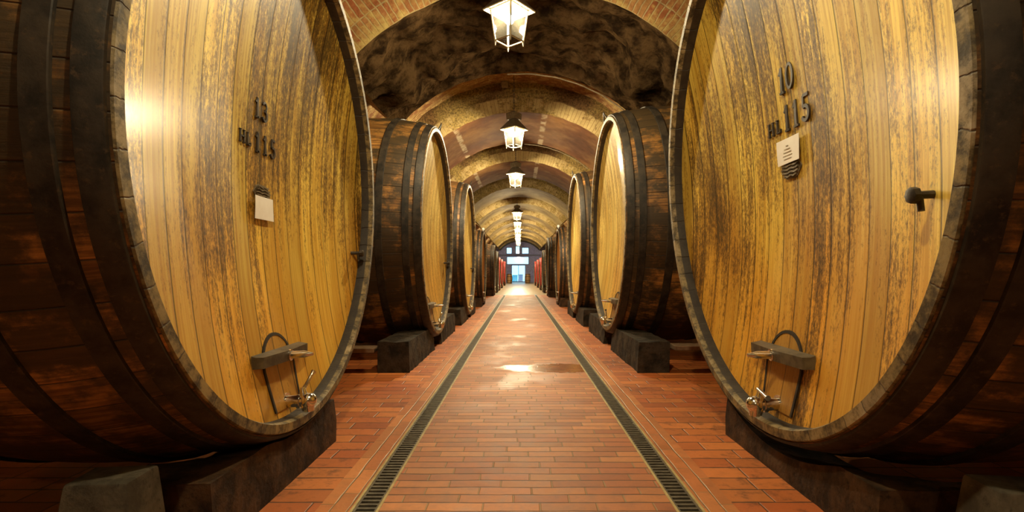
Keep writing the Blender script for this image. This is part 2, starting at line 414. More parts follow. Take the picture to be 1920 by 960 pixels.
M['outside_ground'] = mat_noisy('pale_paving', (0.62, 0.66, 0.72), (0.72, 0.76, 0.80), 3, 0.8, 0.1)
M['turquoise'] = mat_noisy('turquoise_paint', (0.02, 0.50, 0.52), (0.03, 0.58, 0.60), 6, 0.4, 0.05)
M['grey_box'] = mat_noisy('grey_paint', (0.22, 0.22, 0.30), (0.28, 0.28, 0.36), 6, 0.5, 0.05)
M['barrique'] = mat_flank('barrique_staves', (0.45, 0.25, 0.10), (0.60, 0.36, 0.16), (0.20, 0.12, 0.06), 0.5)

# ------------------------------------------------------------------ object helpers
def obj(name, bm, mats, parent=None, smooth=None):
    me = bpy.data.meshes.new(name)
    bmesh.ops.recalc_face_normals(bm, faces=bm.faces[:]) if getattr(bm, 'recalc', True) else None
    bm.to_mesh(me); bm.free()
    for m in (mats if isinstance(mats, (list, tuple)) else [mats]):
        me.materials.append(m)
    if smooth is not None:
        me.polygons.foreach_set('use_smooth', [True] * len(me.polygons))
        me.set_sharp_from_angle(angle=math.radians(smooth))
    o = bpy.data.objects.new(name, me)
    C.objects.link(o)
    if parent:
        o.parent = parent
    return o

def tag(o, label, cat, group=None):
    o['label'] = label; o['category'] = cat
    if group:
        o['group'] = group
    return o

def thing(name, label, cat, loc=(0, 0, 0), rot=(0, 0, 0), group=None):
    o = bpy.data.objects.new(name, None)
    C.objects.link(o)
    o.location = loc; o.rotation_euler = rot
    o.empty_display_size = 0.1
    return tag(o, label, cat, group)

def struct(name, bm, mats, smooth=None, parent=None):
    o = obj(name, bm, mats, parent, smooth)
    if parent is None:
        o['kind'] = 'structure'
    return o

def dup(o, parent=None):
    c = o.copy()
    C.objects.link(c)
    if parent:
        c.parent = parent
    for ch in list(o.children):
        dup(ch, c)
    return c

def set_last_uv(bm, f, uvs):
    lay = bm.loops.layers.uv.verify()
    for l, uv in zip(f.loops, uvs):
        l[lay].uv = uv

def grid(bm, pts, uvs, mat=0, close=False):
    """pts[i][j] -> quads with uv"""
    vs_ = [[bm.verts.new(p) for p in row] for row in pts]
    ni = len(pts); nj = len(pts[0])
    for i in range(ni - 1):
        for j in range(nj - 1):
            f = bm.faces.new((vs_[i][j], vs_[i + 1][j], vs_[i + 1][j + 1], vs_[i][j + 1]))
            f.material_index = mat
            set_last_uv(bm, f, (uvs[i][j], uvs[i + 1][j], uvs[i + 1][j + 1], uvs[i][j + 1]))
    return vs_

def box(bm, c, s, bevel=0.0, rot=None):
    r = bmesh.ops.create_cube(bm, size=1.0)
    vv = r['verts']
    for v in vv:
        v.co = Vector((v.co.x * s[0], v.co.y * s[1], v.co.z * s[2]))
    if bevel:
        ed = list({e for v in vv for e in v.link_edges})
        rr = bmesh.ops.bevel(bm, geom=ed, offset=bevel, segments=2, affect='EDGES', profile=0.5)
        vv = list({v for f in rr['faces'] for v in f.verts} | {v for v in vv if v.is_valid})
    for v in vv:
        co = v.co
        if rot is not None:
            co = rot @ co
        v.co = co + Vector(c)
    return vv

def tube(bm, pts, rad, seg=10, caps=True):
    pts = [Vector(p) for p in pts]
    rad = rad if isinstance(rad, (list, tuple)) else [rad] * len(pts)
    rings = []
    prev = None
    for i, p in enumerate(pts):
        d = (pts[min(i + 1, len(pts) - 1)] - pts[max(i - 1, 0)]).normalized()
        a = prev if prev is not None else (Vector((0, 0, 1)) if abs(d.z) < 0.9 else Vector((1, 0, 0)))
        a = (a - d * a.dot(d))
        if a.length < 1e-6:
            a = Vector((1, 0, 0)) - d * d.x
        a.normalize(); prev = a
        b = d.cross(a)
        rings.append([bm.verts.new(p + (a * math.cos(2 * PI * k / seg) + b * math.sin(2 * PI * k / seg)) * rad[i]) for k in range(seg)])
    for i in range(len(rings) - 1):
        for k in range(seg):
            bm.faces.new((rings[i][k], rings[i][(k + 1) % seg], rings[i + 1][(k + 1) % seg], rings[i + 1][k]))
    if caps:
        bm.faces.new(rings[0][::-1]); bm.faces.new(rings[-1])

def lathe(bm, prof, seg=96, axis='x', center=(0, 0, 0), uref=None, wob=0.0):
    """revolve profile of (along, radius) round an axis through center; uv = (arc length, distance along)"""
    cx, cy, cz = center
    pts = []; uvs = []
    L = 0
    acc = [0]
    for a, b in zip(prof, prof[1:]):
        L += math.hypot(a[0] - b[0], a[1] - b[1]); acc.append(L)
    rm = uref or max(p[1] for p in prof)
    rows = []
    for (a, r) in prof:
        row = []
        if r < 1e-6:
            p = (cx + a, cy, cz) if axis == 'x' else (cx, cy, cz + a)
            v = bm.verts.new(p); row = [v] * seg
        else:
            for k in range(seg):
                th = 2 * PI * k / seg
                if axis == 'x':
                    p = (cx + a, cy + r * math.cos(th), cz + r * math.sin(th))
                else:
                    p = (cx + r * math.cos(th), cy + r * math.sin(th), cz + a)
                row.append(bm.verts.new(p))
        rows.append(row)
    for i in range(len(prof) - 1):
        for k in range(seg):
            k2 = (k + 1) % seg
            q = [(rows[i][k], (k, i)), (rows[i][k2], (k + 1, i)), (rows[i + 1][k2], (k + 1, i + 1)), (rows[i + 1][k], (k, i + 1))]
            seen = []; qq = []
            for v, u in q:
                if v not in seen:
                    seen.append(v); qq.append(u)
            if len(seen) < 3:
                continue
            f = bm.faces.new(seen)
            set_last_uv(bm, f, [(2 * PI * u[0] / seg * rm, acc[u[1]]) for u in qq])
    return rows

def ribbon(bm, pts, width, depth, origin, closed=False):
    """stroke in the y-z plane of a head, raised along +x"""
    pts = [Vector((p[0], p[1])) for p in pts]
    n = len(pts)
    w = width if isinstance(width, (list, tuple)) else [width] * n
    L = []; R = []
    for i in range(n):
        if closed:
            d = (pts[(i + 1) % n] - pts[i - 1])
        else:
            d = (pts[min(i + 1, n - 1)] - pts[max(i - 1, 0)])
        d.normalize(); nn = Vector((-d.y, d.x))
        L.append(pts[i] + nn * w[i] / 2); R.append(pts[i] - nn * w[i] / 2)
    ox, oy, oz = origin
    mk = lambda p, x: bm.verts.new((ox + x, oy + p.x, oz + p.y))
    l0 = [mk(p, 0) for p in L]; r0 = [mk(p, 0) for p in R]
    l1 = [mk(p, depth) for p in L]; r1 = [mk(p, depth) for p in R]
    rng = range(n) if closed else range(n - 1)
    for i in rng:
        j = (i + 1) % n
        bm.faces.new((l1[i], l1[j], r1[j], r1[i]))
        bm.faces.new((l0[i], l0[j], l1[j], l1[i]))
        bm.faces.new((r0[i], r1[i], r1[j], r0[j]))
        bm.faces.new((l0[i], r0[i], r0[j], l0[j]))
    if not closed:
        for i in (0, n - 1):
            bm.faces.new((l0[i], l1[i], r1[i], r0[i]))

# ------------------------------------------------------------------ setting: floor
DL = (-0.747, -0.620)        # left drain, outer edges
DR = (0.690, 0.817)          # right drain
DRAIN_END = 24.7

bm = bmesh.new()
def strip(x0, x1, y0, y1, mat, z=0.0):
    f = bm.faces.new([bm.verts.new(p) for p in ((x0, y0, z), (x1, y0, z), (x1, y1, z), (x0, y1, z))])
    f.material_index = mat
W = 3.5
strip(DL[1], DR[0], BACK_Y, DRAIN_END, 0)
strip(DL[0] - 0.152, DL[0], BACK_Y, DRAIN_END, 1)
strip(DR[1], DR[1] + 0.152, BACK_Y, DRAIN_END, 1)
strip(-W, DL[0] - 0.152, BACK_Y, DRAIN_END, 2)
strip(DR[1] + 0.152, W, BACK_Y, DRAIN_END, 2)
strip(-W, W, DRAIN_END, END_Y + 0.4, 3)
for d in (DL, DR):                                   # the channel under each grate
    strip(d[0], d[1], BACK_Y, DRAIN_END, 4, -0.09)
    for x in d:
        f = bm.faces.new([bm.verts.new(p) for p in ((x, BACK_Y, 0), (x, DRAIN_END, 0), (x, DRAIN_END, -0.09), (x, BACK_Y, -0.09))])
        f.material_index = 4
struct('floor', bm, [M['lane'], M['strip'], M['tiles'], M['far_floor'], M['pit']])

def drain(d, label):
    t = thing('floor_drain', label, 'drain', ((d[0] + d[1]) / 2, 0, 0), group='slotted drains along the lane')
    x0, x1 = d[0] - (d[0] + d[1]) / 2, d[1] - (d[0] + d[1]) / 2
    for x in (x0 + 0.006, x1 - 0.006):
        b = bmesh.new(); box(b, (x, (BACK_Y + DRAIN_END) / 2 + 2, -0.012), (0.012, DRAIN_END - BACK_Y - 4, 0.028))
        obj('rail', b, M['rail'], t)
    b = bmesh.new()
    y = 1.2
    while y < DRAIN_END - 0.03:
        step = 0.040
        box(b, (0, y, -0.010), (x1 - x0 - 0.026, 0.017, 0.014))
        y += step
    for x in (x0 + 0.017, x1 - 0.017):
        box(b, (x, (1.2 + DRAIN_END) / 2, -0.010), (0.010, DRAIN_END - 1.2, 0.016))
    obj('grate', b, M['grate'], t)
drain(DL, 'long slotted drain grate set in the brick floor on the left of the lane')
drain(DR, 'long slotted drain grate set in the brick floor on the right of the lane')

# ------------------------------------------------------------------ setting: vault, walls, ribs
def wobble(p, amp, sc):
    return (noise.noise(Vector(p) * sc) + 0.5 * noise.noise(Vector(p) * sc * 2.3)) * amp

bm = bmesh.new()
NA = 72
ys = [BACK_Y + (END_Y + 0.3 - BACK_Y) * i / 340 for i in range(341)]
pts = []; uvs = []
for y in ys:
    row = []; ru = []
    for k in range(NA + 1):
        th = PI * k / NA
        r = VAULT_R + wobble((math.cos(th) * 3, y, math.sin(th) * 3), 0.045, 1.9) if 0 < k < NA else VAULT_R
        row.append((XC - r * math.cos(th), y, ZC + r * math.sin(th))); ru.append((VAULT_R * th, y))
    pts.append(row); uvs.append(ru)
grid(bm, pts, uvs)
struct('ceiling', bm, M['vault'], 60)
for nm, sx in (('wall_left', -1), ('wall_right', 1)):
    bm = bmesh.new()
    x = XC + sx * VAULT_R
    grid(bm, [[(x, y, z) for z in (-0.02, 0.85, ZC)] for y in (BACK_Y, END_Y + 0.3)], [[(z, y) for z in (0, 0.85, ZC)] for y in (BACK_Y, END_Y)])
    struct(nm, bm, M['vault'])
bm = bmesh.new()
box(bm, (XC, BACK_Y - 0.1, 2.4), (7.2, 0.2, 5.4))
struct('wall_back', bm, M['vault'])

def lump(p, cen, rad, h):
    d = (Vector(p) - Vector(cen)); d.x /= rad[0]; d.y /= rad[1]; d.z /= rad[2]
    q = d.length
    return h * (1 - q * q) ** 2 if q < 1 else 0.0

def rib(idx, y0, y1, rough, mats):
    bm = bmesh.new()
    t0 = math.asin(1.76 / RIB_R)
    NAr = 84
    ths = [t0 + (PI - 2 * t0) * k / NAr for k in range(NAr + 1)]
    def inner(th, y):
        p = (-RIB_R * math.cos(th), y, RIB_R * math.sin(th))
        r = RIB_R + wobble(p, 0.014, 5.0)
        if rough:
            w = min(1.0, (y - y0) / 0.25, (y1 - y) / 0.25)
            w = max(0.0, w)
            r += w * (0.10 + wobble((p[0], y * 1.3, p[2]), 0.17, 1.4) + wobble(p, 0.05, 5.5))
            q = (XC - RIB_R * math.cos(th), y, ZC + RIB_R * math.sin(th))
            for c, rd, hh in LUMPS:
                r -= w * lump(q, c, rd, hh)
        return r
    P = lambda r, th, y: (XC - r * math.cos(th), y, ZC + r * math.sin(th))
    ny = 26 if rough else 12
    yy = [y0 + (y1 - y0) * i / ny for i in range(ny + 1)]
    grid(bm, [[P(inner(th, y), th, y) for th in ths] for y in yy], [[(RIB_R * th, y) for th in ths] for y in yy], 1)
    R1 = VAULT_R + 0.16
    for y in (y0, y1):
        rr = [0, 0.1, 0.25, 0.4, 0.55, 0.7, 0.85, 1]
        bulge = lambda th, f, y=y: (wobble((math.cos(th) * 4, f * 2, math.sin(th) * 4 + y), 0.02, 4.0)) if f > 0 else 0
        grid(bm, [[P(inner(th, y) * (1 - f) + R1 * f, th, y + bulge(th, f)) for th in ths] for f in rr],
             [[(2.95 * th, f * (R1 - RIB_R)) for th in ths] for f in rr], 0)
    for th in (ths[0], ths[-1]):
        grid(bm, [[P(inner(th, y), th, y) for y in yy], [P(R1, th, y) for y in yy]], [[(0, y) for y in yy], [(0.7, y) for y in yy]], 0)
    bmesh.ops.remove_doubles(bm, verts=bm.verts[:], dist=0.0005)
    o = struct('trim_%d' % idx, bm, mats, 50)
    return o

LUMPS = [((-1.75, 7.75, 3.75), (0.55, 0.75, 0.40), 0.22), ((-1.15, 7.95, 4.05), (0.40, 0.45, 0.35), 0.24),
         ((1.70, 7.55, 3.80), (0.50, 0.70, 0.45), 0.34), ((2.0, 6.9, 3.5), (0.5, 0.5, 0.4), 0.15)]
k = 0
RIBS = []
y = RIB_FIRST - 2 * BAY
while y < END_Y - 1:
    RIBS.append(y)
    y += BAY
for i, y in enumerate(RIBS):
    y1 = min(y + RIB_T, END_Y)
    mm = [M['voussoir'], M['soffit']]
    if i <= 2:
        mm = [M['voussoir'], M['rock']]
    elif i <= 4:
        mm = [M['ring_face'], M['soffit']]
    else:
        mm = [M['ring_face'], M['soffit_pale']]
    rib(i + 1, y, y1, i == 2, mm)

# end wall with its glazed entrance
bm = bmesh.new()
OPEN = [(-1.44, -0.80, 3.06, 3.80), (-0.45, 0.05, 3.06, 3.95), (0.24, 1.04, 3.06, 3.80), (-1.40, 1.04, 1.92, 2.80), (-0.88, 0.66, 0.0, 1.90)]
xs = sorted({-3.4, 3.5} | {v for o in OPEN for v in o[:2]})
zs = sorted({0.0, 5.1} | {v for o in OPEN for v in o[2:]})
for i in range(len(xs) - 1):
    for j in range(len(zs) - 1):
        mx, mz = (xs[i] + xs[i + 1]) / 2, (zs[j] + zs[j + 1]) / 2
        if any(o[0] < mx < o[1] and o[2] < mz < o[3] for o in OPEN):
            continue
        box(bm, (mx, END_Y + 0.15, mz), (xs[i + 1] - xs[i], 0.3, zs[j + 1] - zs[j]))
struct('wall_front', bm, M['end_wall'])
for i, o in enumerate(OPEN[:4]):
    bm = bmesh.new()
    w, h = o[1] - o[0], o[3] - o[2]
    cx, cz = (o[0] + o[1]) / 2, (o[2] + o[3]) / 2
    for (a, b_) in ((-w / 2 + 0.03, 0), (w / 2 - 0.03, 0)):
        box(bm, (cx + a, END_Y + 0.1, cz), (0.06, 0.08, h))
    for b_ in (-h / 2 + 0.03, h / 2 - 0.03):
        box(bm, (cx, END_Y + 0.1, cz + b_), (w, 0.08, 0.06))
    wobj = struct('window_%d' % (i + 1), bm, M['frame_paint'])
    bm = bmesh.new(); box(bm, (cx, END_Y + 0.1, cz), (w - 0.1, 0.012, h - 0.1))
    obj('pane', bm, M['window_glass'], wobj)
bm = bmesh.new()
o = OPEN[4]
for a in (o[0] + 0.035, (o[0] + o[1]) / 2, o[1] - 0.035):
    box(bm, (a, END_Y + 0.1, 0.95), (0.06, 0.08, 1.9))
for b_ in (0.04, 1.86):
    box(bm, ((o[0] + o[1]) / 2, END_Y + 0.1, b_), (o[1] - o[0], 0.08, 0.08))
dobj = struct('door_1', bm, M['frame_paint'])
for a, b_ in ((o[0] + 0.05, (o[0] + o[1]) / 2 - 0.02), ((o[0] + o[1]) / 2 + 0.02, o[1] - 0.05)):
    bm = bmesh.new(); box(bm, ((a + b_) / 2, END_Y + 0.1, 0.95), (b_ - a, 0.012, 1.78))
    obj('pane', bm, M['window_glass'], dobj)
bm = bmesh.new(); box(bm, (XC, END_Y - 0.08, 2.93), (4.6, 0.16, 0.16), 0.01)
struct('trim_beam', bm, M['frame_paint'])
bm = bmesh.new(); box(bm, (0, END_Y + 12.2, -0.05), (60, 23.6, 0.1))
struct('ground', bm, M['outside_ground'])

# things out in the daylight
bm = bmesh.new()
box(bm, (0, 0, 0.36), (0.60, 0.45, 0.72), 0.03); box(bm, (0, 0, 0.745), (0.66, 0.50, 0.05), 0.015)
b = thing('turquoise_bin', 'turquoise lidded bin outside the glass door at the far end', 'bin', (-0.52, END_Y + 3.0, 0))
obj('body', bm, M['turquoise'], b)
bm = bmesh.new(); box(bm, (0, -0.26, 0.60), (0.2, 0.03, 0.05), 0.01); obj('handle', bm, M['grey_box'], b)
bm = bmesh.new(); box(bm, (0, 0, 0.40), (0.45, 0.45, 0.80), 0.03); box(bm, (0, 0, 0.82), (0.5, 0.5, 0.04), 0.01)
tag(obj('grey_box', bm, M['grey_box']), 'grey box standing outdoors beside the turquoise bin', 'box').location = (0.16, END_Y + 3.0, 0)

# ------------------------------------------------------------------ casks
R0 = 1.32                    # radius of the prototype's chime
DEPTH = 1.45
INSET, DISH = 0.085, 0.165
RI = R0 - 0.055

def head_x(u, v):
    r2 = (u * u + v * v) / (RI * RI)
    return -INSET - DISH * max(0.0, 1 - r2)

def radius_at(x):            # outside of the staves, x from 0 (front) to -DEPTH
    s = (-x / DEPTH) * 2 - 1
    return R0 * (1.0 + 0.085 * (1 - s * s))

def add_tap(t, lever=((0.088, 0.03, 0.075), (0.10, 0.085, 0.125), (0.105, 0.10, 0.14))):
    zc = R0
    bm = bmesh.new()
    va = -1.20; xt = head_x(0, va)
    tube(bm, [(xt - 0.02, 0, zc + va), (xt + 0.004, 0, zc + va), (xt + 0.006, 0, zc + va), (xt + 0.095, 0, zc + va + 0.004)], [0.045, 0.045, 0.032, 0.030], 18)
    tube(bm, [(xt + 0.06, 0, zc + va), (xt + 0.075, 0, zc + va)], 0.036, 18)
    tube(bm, [(xt + 0.085, 0, zc + va + 0.075), (xt + 0.088, 0, zc + va + 0.05), (xt + 0.10, 0, zc + va), (xt + 0.11, 0, zc + va - 0.045)], [0.012, 0.018, 0.030, 0.024], 16)
    bmesh.ops.create_uvsphere(bm, u_segments=18, v_segments=12, radius=0.041, matrix=Matrix.Translation((xt + 0.118, 0, zc + va + 0.006)))
    tube(bm, [(xt + 0.118, 0, zc + va - 0.02), (xt + 0.121, 0, zc + va - 0.050)], [0.030, 0.025], 16)
    tap = obj('tap', bm, M['steel'], t, 40)
    bm = bmesh.new()
    tube(bm, [(xt + 0.085, 0, zc + va + 0.06)] + [(xt + q[0], q[1], zc + va + q[2]) for q in lever], [0.011, 0.010, 0.009, 0.014], 10)
    obj('tap_lever', bm, M['steel'], tap, 40)

def add_cock(t, u, v, k=1.0):
    zc = R0
    xs_ = head_x(u, v)
    bm = bmesh.new()
    tube(bm, [(xs_ - 0.015, u, zc + v), (xs_ + 0.062 * k, u, zc + v), (xs_ + 0.064 * k, u, zc + v), (xs_ + 0.085 * k, u, zc + v), (xs_ + 0.088 * k, u, zc + v)], [0.013, 0.012, 0.026, 0.025, 0.019], 8)
    tube(bm, [(xs_ + 0.052 * k, u, zc + v), (xs_ + 0.052 * k, u + 0.004, zc + v - 0.05)], 0.010, 10)
    obj('sampling_cock', bm, M['iron'], t, 40)

def cask_proto():
    t = thing('wine_cask', 'x', 'cask')
    zc = R0
    # staves
    bm = bmesh.new()
    prof = [(-0.004 - (DEPTH - 0.008) * i / 24, radius_at(-0.004 - (DEPTH - 0.008) * i / 24)) for i in range(25)]
    lathe(bm, prof + [(-DEPTH, radius_at(-DEPTH) - 0.06), (-DEPTH + 0.08, R0 - 0.08), (-DEPTH + 0.08, 0)], 128, 'x', (0, 0, zc), R0)
    obj('staves', bm, M['flank'], t, 35)
    # chime: end face and inner wall
    bm = bmesh.new()
    lathe(bm, [(-0.012, R0 + 0.001), (0.0, R0 - 0.008), (0.0, R0 - 0.048), (-0.014, RI + 0.001), (-INSET - 0.012, RI - 0.001)], 128, 'x', (0, 0, zc), R0)
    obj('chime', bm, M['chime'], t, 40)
    # head, dished inwards
    bm = bmesh.new()
    prof = [(head_x(RI * i / 18, 0), RI * i / 18) for i in range(18, -1, -1)]
    lathe(bm, prof, 96, 'x', (0, 0, zc), R0)
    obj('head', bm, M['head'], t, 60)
    # hoops
    for (a, b_) in ((-0.012, -0.086), (-0.132, -0.200), (-0.40, -0.475), (-DEPTH + 0.475, -DEPTH + 0.40), (-DEPTH + 0.222, -DEPTH + 0.145), (-DEPTH + 0.092, -DEPTH + 0.012)):
        bm = bmesh.new()
        ra, rb = radius_at(a), radius_at(b_)
        lathe(bm, [(a, ra - 0.005), (a, ra + 0.011), (a - 0.003, ra + 0.014), (b_ + 0.003, rb + 0.014), (b_, rb + 0.011), (b_, rb - 0.005)], 128, 'x', (0, 0, zc), R0)
        obj('hoop', bm, M['hoop'], t, 30)
    # manhole: an arched door let into the head, a bar across, its screw
    bm = bmesh.new()
    hw = 0.165; vtop = -0.845; vb = -1.225
    def arch(hw, top, bot, n=20):
        base = top - hw * 1.05
        pts = [(-hw * (0.86 + 0.14 * k / 8), bot + (base - bot) * k / 8) for k in range(8)]
        pts += [(-hw * math.cos(PI * k / n), base + hw * 1.05 * math.sin(PI * k / n)) for k in range(n + 1)]
        pts += [(hw * (1 - 0.14 * k / 8), base + (bot - base) * k / 8) for k in range(1, 9)]
        return pts
    p = arch(hw, vtop, vb)
    front = [bm.verts.new((head_x(*q) + 0.006, q[0], zc + q[1])) for q in p]
    back = [bm.verts.new((head_x(*q) - 0.03, q[0], zc + q[1])) for q in p]
    cvert = bm.verts.new((head_x(0, -1.03) + 0.006, 0, zc - 1.03))
    for i in range(len(p)):
        j = (i + 1) % len(p)
        bm.faces.new((front[i], front[j], cvert)); bm.faces.new((front[i], back[i], back[j], front[j]))
    door = obj('manhole_door', bm, M['door_oak'], t, 30)
    bm = bmesh.new()
    cols = []
    for i, q in enumerate(p):
        q0 = p[max(i - 1, 0)]; q1 = p[min(i + 1, len(p) - 1)]
        d = Vector((q1[0] - q0[0], q1[1] - q0[1])).normalized()
        nn = Vector((-d.y, d.x)) * 0.0075
        ring = []
        for sg, dx in ((1, -0.02), (1, 0.009), (-1, 0.009), (-1, -0.02)):
            w = (q[0] + sg * nn.x, q[1] + sg * nn.y)
            ring.append(bm.verts.new((head_x(*w) + dx, w[0], zc + w[1])))
        cols.append(ring)
    for r0, r1 in zip(cols, cols[1:]):
        for k in range(3):
            bm.faces.new((r0[k], r0[k + 1], r1[k + 1], r1[k]))
    obj('door_seam', bm, M['dark_joint'], door)
    bm = bmesh.new()
    vb_ = -0.955
    xb = head_x(0, vb_)
    pr = [(-0.27, 0.030), (-0.26, 0.062), (0.0, 0.080), (0.26, 0.062), (0.27, 0.030)]
    # bar: thicker in the middle, with chamfered ends
    sec = []
    for (u, d) in pr:
        sec.append([bm.verts.new((xb + xx, u, zc + vb_ + zz)) for xx, zz in ((0.006, -0.030), (d, -0.027), (d, 0.027), (0.006, 0.034))])
    for i in range(len(sec) - 1):
        for k in range(4):
            bm.faces.new((sec[i][k], sec[i][(k + 1) % 4], sec[i + 1][(k + 1) % 4], sec[i + 1][k]))
    bm.faces.new(sec[0][::-1]); bm.faces.new(sec[-1])
    bar = obj('crossbar', bm, M['bar_wood'], door, 20)
    bm = bmesh.new()
    tube(bm, [(xb + 0.07, 0, zc + vb_), (xb + 0.082, 0, zc + vb_), (xb + 0.084, 0, zc + vb_), (xb + 0.15, 0, zc + vb_ + 0.004), (xb + 0.175, 0, zc + vb_ + 0.005), (xb + 0.195, 0, zc + vb_ + 0.006)],
         [0.030, 0.030, 0.020, 0.019, 0.012, 0.008], 14)
    obj('screw', bm, M['steel'], door, 40)
    add_tap(t)
    # pointed iron clip riding on the top of the chime
    bm = bmesh.new()
    tube(bm, [(-0.01, -0.10, zc + R0 - 0.01), (0.012, -0.012, zc + R0 + 0.085), (0.012, 0.0, zc + R0 + 0.10), (0.010, 0.012, zc + R0 + 0.085), (-0.02, 0.07, zc + R0 + 0.0)], 0.008, 8)
    obj('top_clip', bm, M['iron'], t, 40)
    return t

M['steel_dark'] = mat_noisy('dull_steel', (0.16, 0.13, 0.09), (0.34, 0.28, 0.20), 25, 0.3, 0.2, 0.8)

# strokes of the iron characters, in a cell one unit high
def arc(cx, cy, rx, ry, a0, a1, n=12):
    return [(cx + rx * math.cos(math.radians(a0 + (a1 - a0) * i / n)), cy + ry * math.sin(math.radians(a0 + (a1 - a0) * i / n))) for i in range(n + 1)]
GLYPH = {
    '1': ([([(0.02, 0.74), (0.17, 0.93)], 0.10), ([(0.19, 1.0), (0.19, 0.5), (0.19, 0.0)], [0.17, 0.15, 0.17]), ([(0.04, 0.03), (0.34, 0.03)], 0.09)], 0.42),
    '0': ([(arc(0.27, 0.5, 0.215, 0.45, 0, 345, 22), 0.12, True)], 0.62),
    '3': ([(arc(0.22, 0.74, 0.19, 0.21, 160, -80, 12), 0.12), (arc(0.22, 0.28, 0.22, 0.26, 85, -160, 14), 0.13)], 0.56),
    '5': ([([(0.44, 0.95), (0.10, 0.95)], 0.13), ([(0.11, 0.95), (0.09, 0.54)], 0.11), (arc(0.21, 0.31, 0.22, 0.26, 125, -155, 16), 0.14)], 0.56),
    'H': ([([(0.12, 0.0), (0.12, 1.0)], 0.16), ([(0.68, 0.0), (0.68, 1.0)], 0.16), ([(0.12, 0.5), (0.68, 0.5)], 0.12), ([(0.0, 0.04), (0.25, 0.04)], 0.08), ([(0.55, 0.04), (0.8, 0.04)], 0.08), ([(0.0, 0.96), (0.25, 0.96)], 0.08), ([(0.55, 0.96), (0.8, 0.96)], 0.08)], 0.95),
    'L': ([([(0.12, 0.0), (0.12, 1.0)], 0.17), ([(0.0, 0.05), (0.55, 0.05)], 0.11), ([(0.0, 0.96), (0.27, 0.96)], 0.08), ([(0.53, 0.0), (0.55, 0.26)], 0.09)], 0.75),
}
def write(t, text, u0, v0, h, gap=0.0, depth=0.013):
    u = u0
    for ch in text:
        if ch == ' ':
            u += h * 0.3; continue
        strokes, adv = GLYPH[ch]
        bm = bmesh.new()
        x = head_x(u + adv * h * 0.4, v0 + h * 0.5) - 0.004
        for s in strokes:
            w = [a * h * 0.9 for a in s[1]] if isinstance(s[1], list) else s[1] * h * 0.9
            ribbon(bm, [(p[0] * h, p[1] * h) for p in s[0]], w, depth, (x, u, R0 + v0), len(s) > 2)
        obj('letter' if ch.isalpha() else 'numeral', bm, M['letters'], t, 30)
        u += adv * h + gap

def emblem(t, u, v, a, b_):
    bm = bmesh.new()
    x = head_x(u, v) - 0.004
    n = 28
    ring0 = [bm.verts.new((x, u + a * (1 + 0.05 * math.cos(6 * 2 * PI * k / n)) * math.cos(2 * PI * k / n), R0 + v + b_ * (1 + 0.05 * math.cos(6 * 2 * PI * k / n)) * math.sin(2 * PI * k / n))) for k in range(n)]
    ring1 = [bm.verts.new(q.co + Vector((0.010, 0, 0))) for q in ring0]
    c = bm.verts.new((x + 0.010, u, R0 + v))
    for k in range(n):
        j = (k + 1) % n
        bm.faces.new((ring0[k], ring0[j], ring1[j], ring1[k])); bm.faces.new((ring1[k], ring1[j], c))
    for i in range(-2, 3):
        zz = i * b_ * 0.34
        ww = a * 0.85 * math.sqrt(max(0, 1 - (zz / b_) ** 2))
        ribbon(bm, [(-ww + 2 * ww * k / 8, zz + 0.003 * math.sin(k * 1.7)) for k in range(9)], b_ * 0.16, 0.007, (x + 0.014, u, R0 + v))
    obj('emblem', bm, M['emblem'], t, 40)

def note(root, u, v, w, h, label, lines=True):
    """sheet of paper pinned to the head; stays a thing of its own"""
    mw = root_matrix(root)
    bm = bmesh.new()
    n = 6
    pts = [[(head_x(u + w * (i / n - 0.5), v) + 0.020 + 0.003 * math.sin(j / 4 * 2.2 + i * 0.4), u + w * (i / n - 0.5), R0 + v + h * (j / 4 - 0.5)) for j in range(5)] for i in range(n + 1)]
    top = grid(bm, pts, [[(i, j) for j in range(5)] for i in range(n + 1)])
    bot = grid(bm, [[(p[0] - 0.0015, p[1], p[2]) for p in r] for r in pts], [[(i, j) for j in range(5)] for i in range(n + 1)])
    cen = Vector((head_x(u, v), u, R0 + v))
    for q in bm.verts:
        q.co -= cen
    o = obj('paper_note', bm, M['paper'], None, 40)
    o.matrix_world = mw @ Matrix.Translation(cen)
    tag(o, label, 'paper', 'paper notes pinned to the casks')
    if lines:
        bm = bmesh.new()
        for k, ww in enumerate((0.10, 0.28, 0.36, 0.42, 0.34)):
            z = h * (0.20 - 0.13 * k)
            box(bm, (0.0235, 0, z), (0.002, w * ww, h * 0.035))
        obj('print', bm, M['ink'], o)
    return o

def root_matrix(o):
    return Matrix.LocRotScale(o.location, o.rotation_euler, o.scale)

proto = cask_proto()
PROTO_PARTS = list(proto.children)

def place(o, side, a, y, zc, R, tilt=0.0):
    s = R / R0
    if side == 'L':
        rot = Matrix.Rotation(tilt, 3, 'Y')
    else:
        rot = Matrix.Rotation(PI, 3, 'Z') @ Matrix.Rotation(tilt, 3, 'Y')
    centre = Vector(((-a if side == 'L' else a), y, zc))
    o.rotation_euler = rot.to_euler()
    o.scale = (s, s, s)
    o.location = centre - rot @ Vector((0, 0, R))

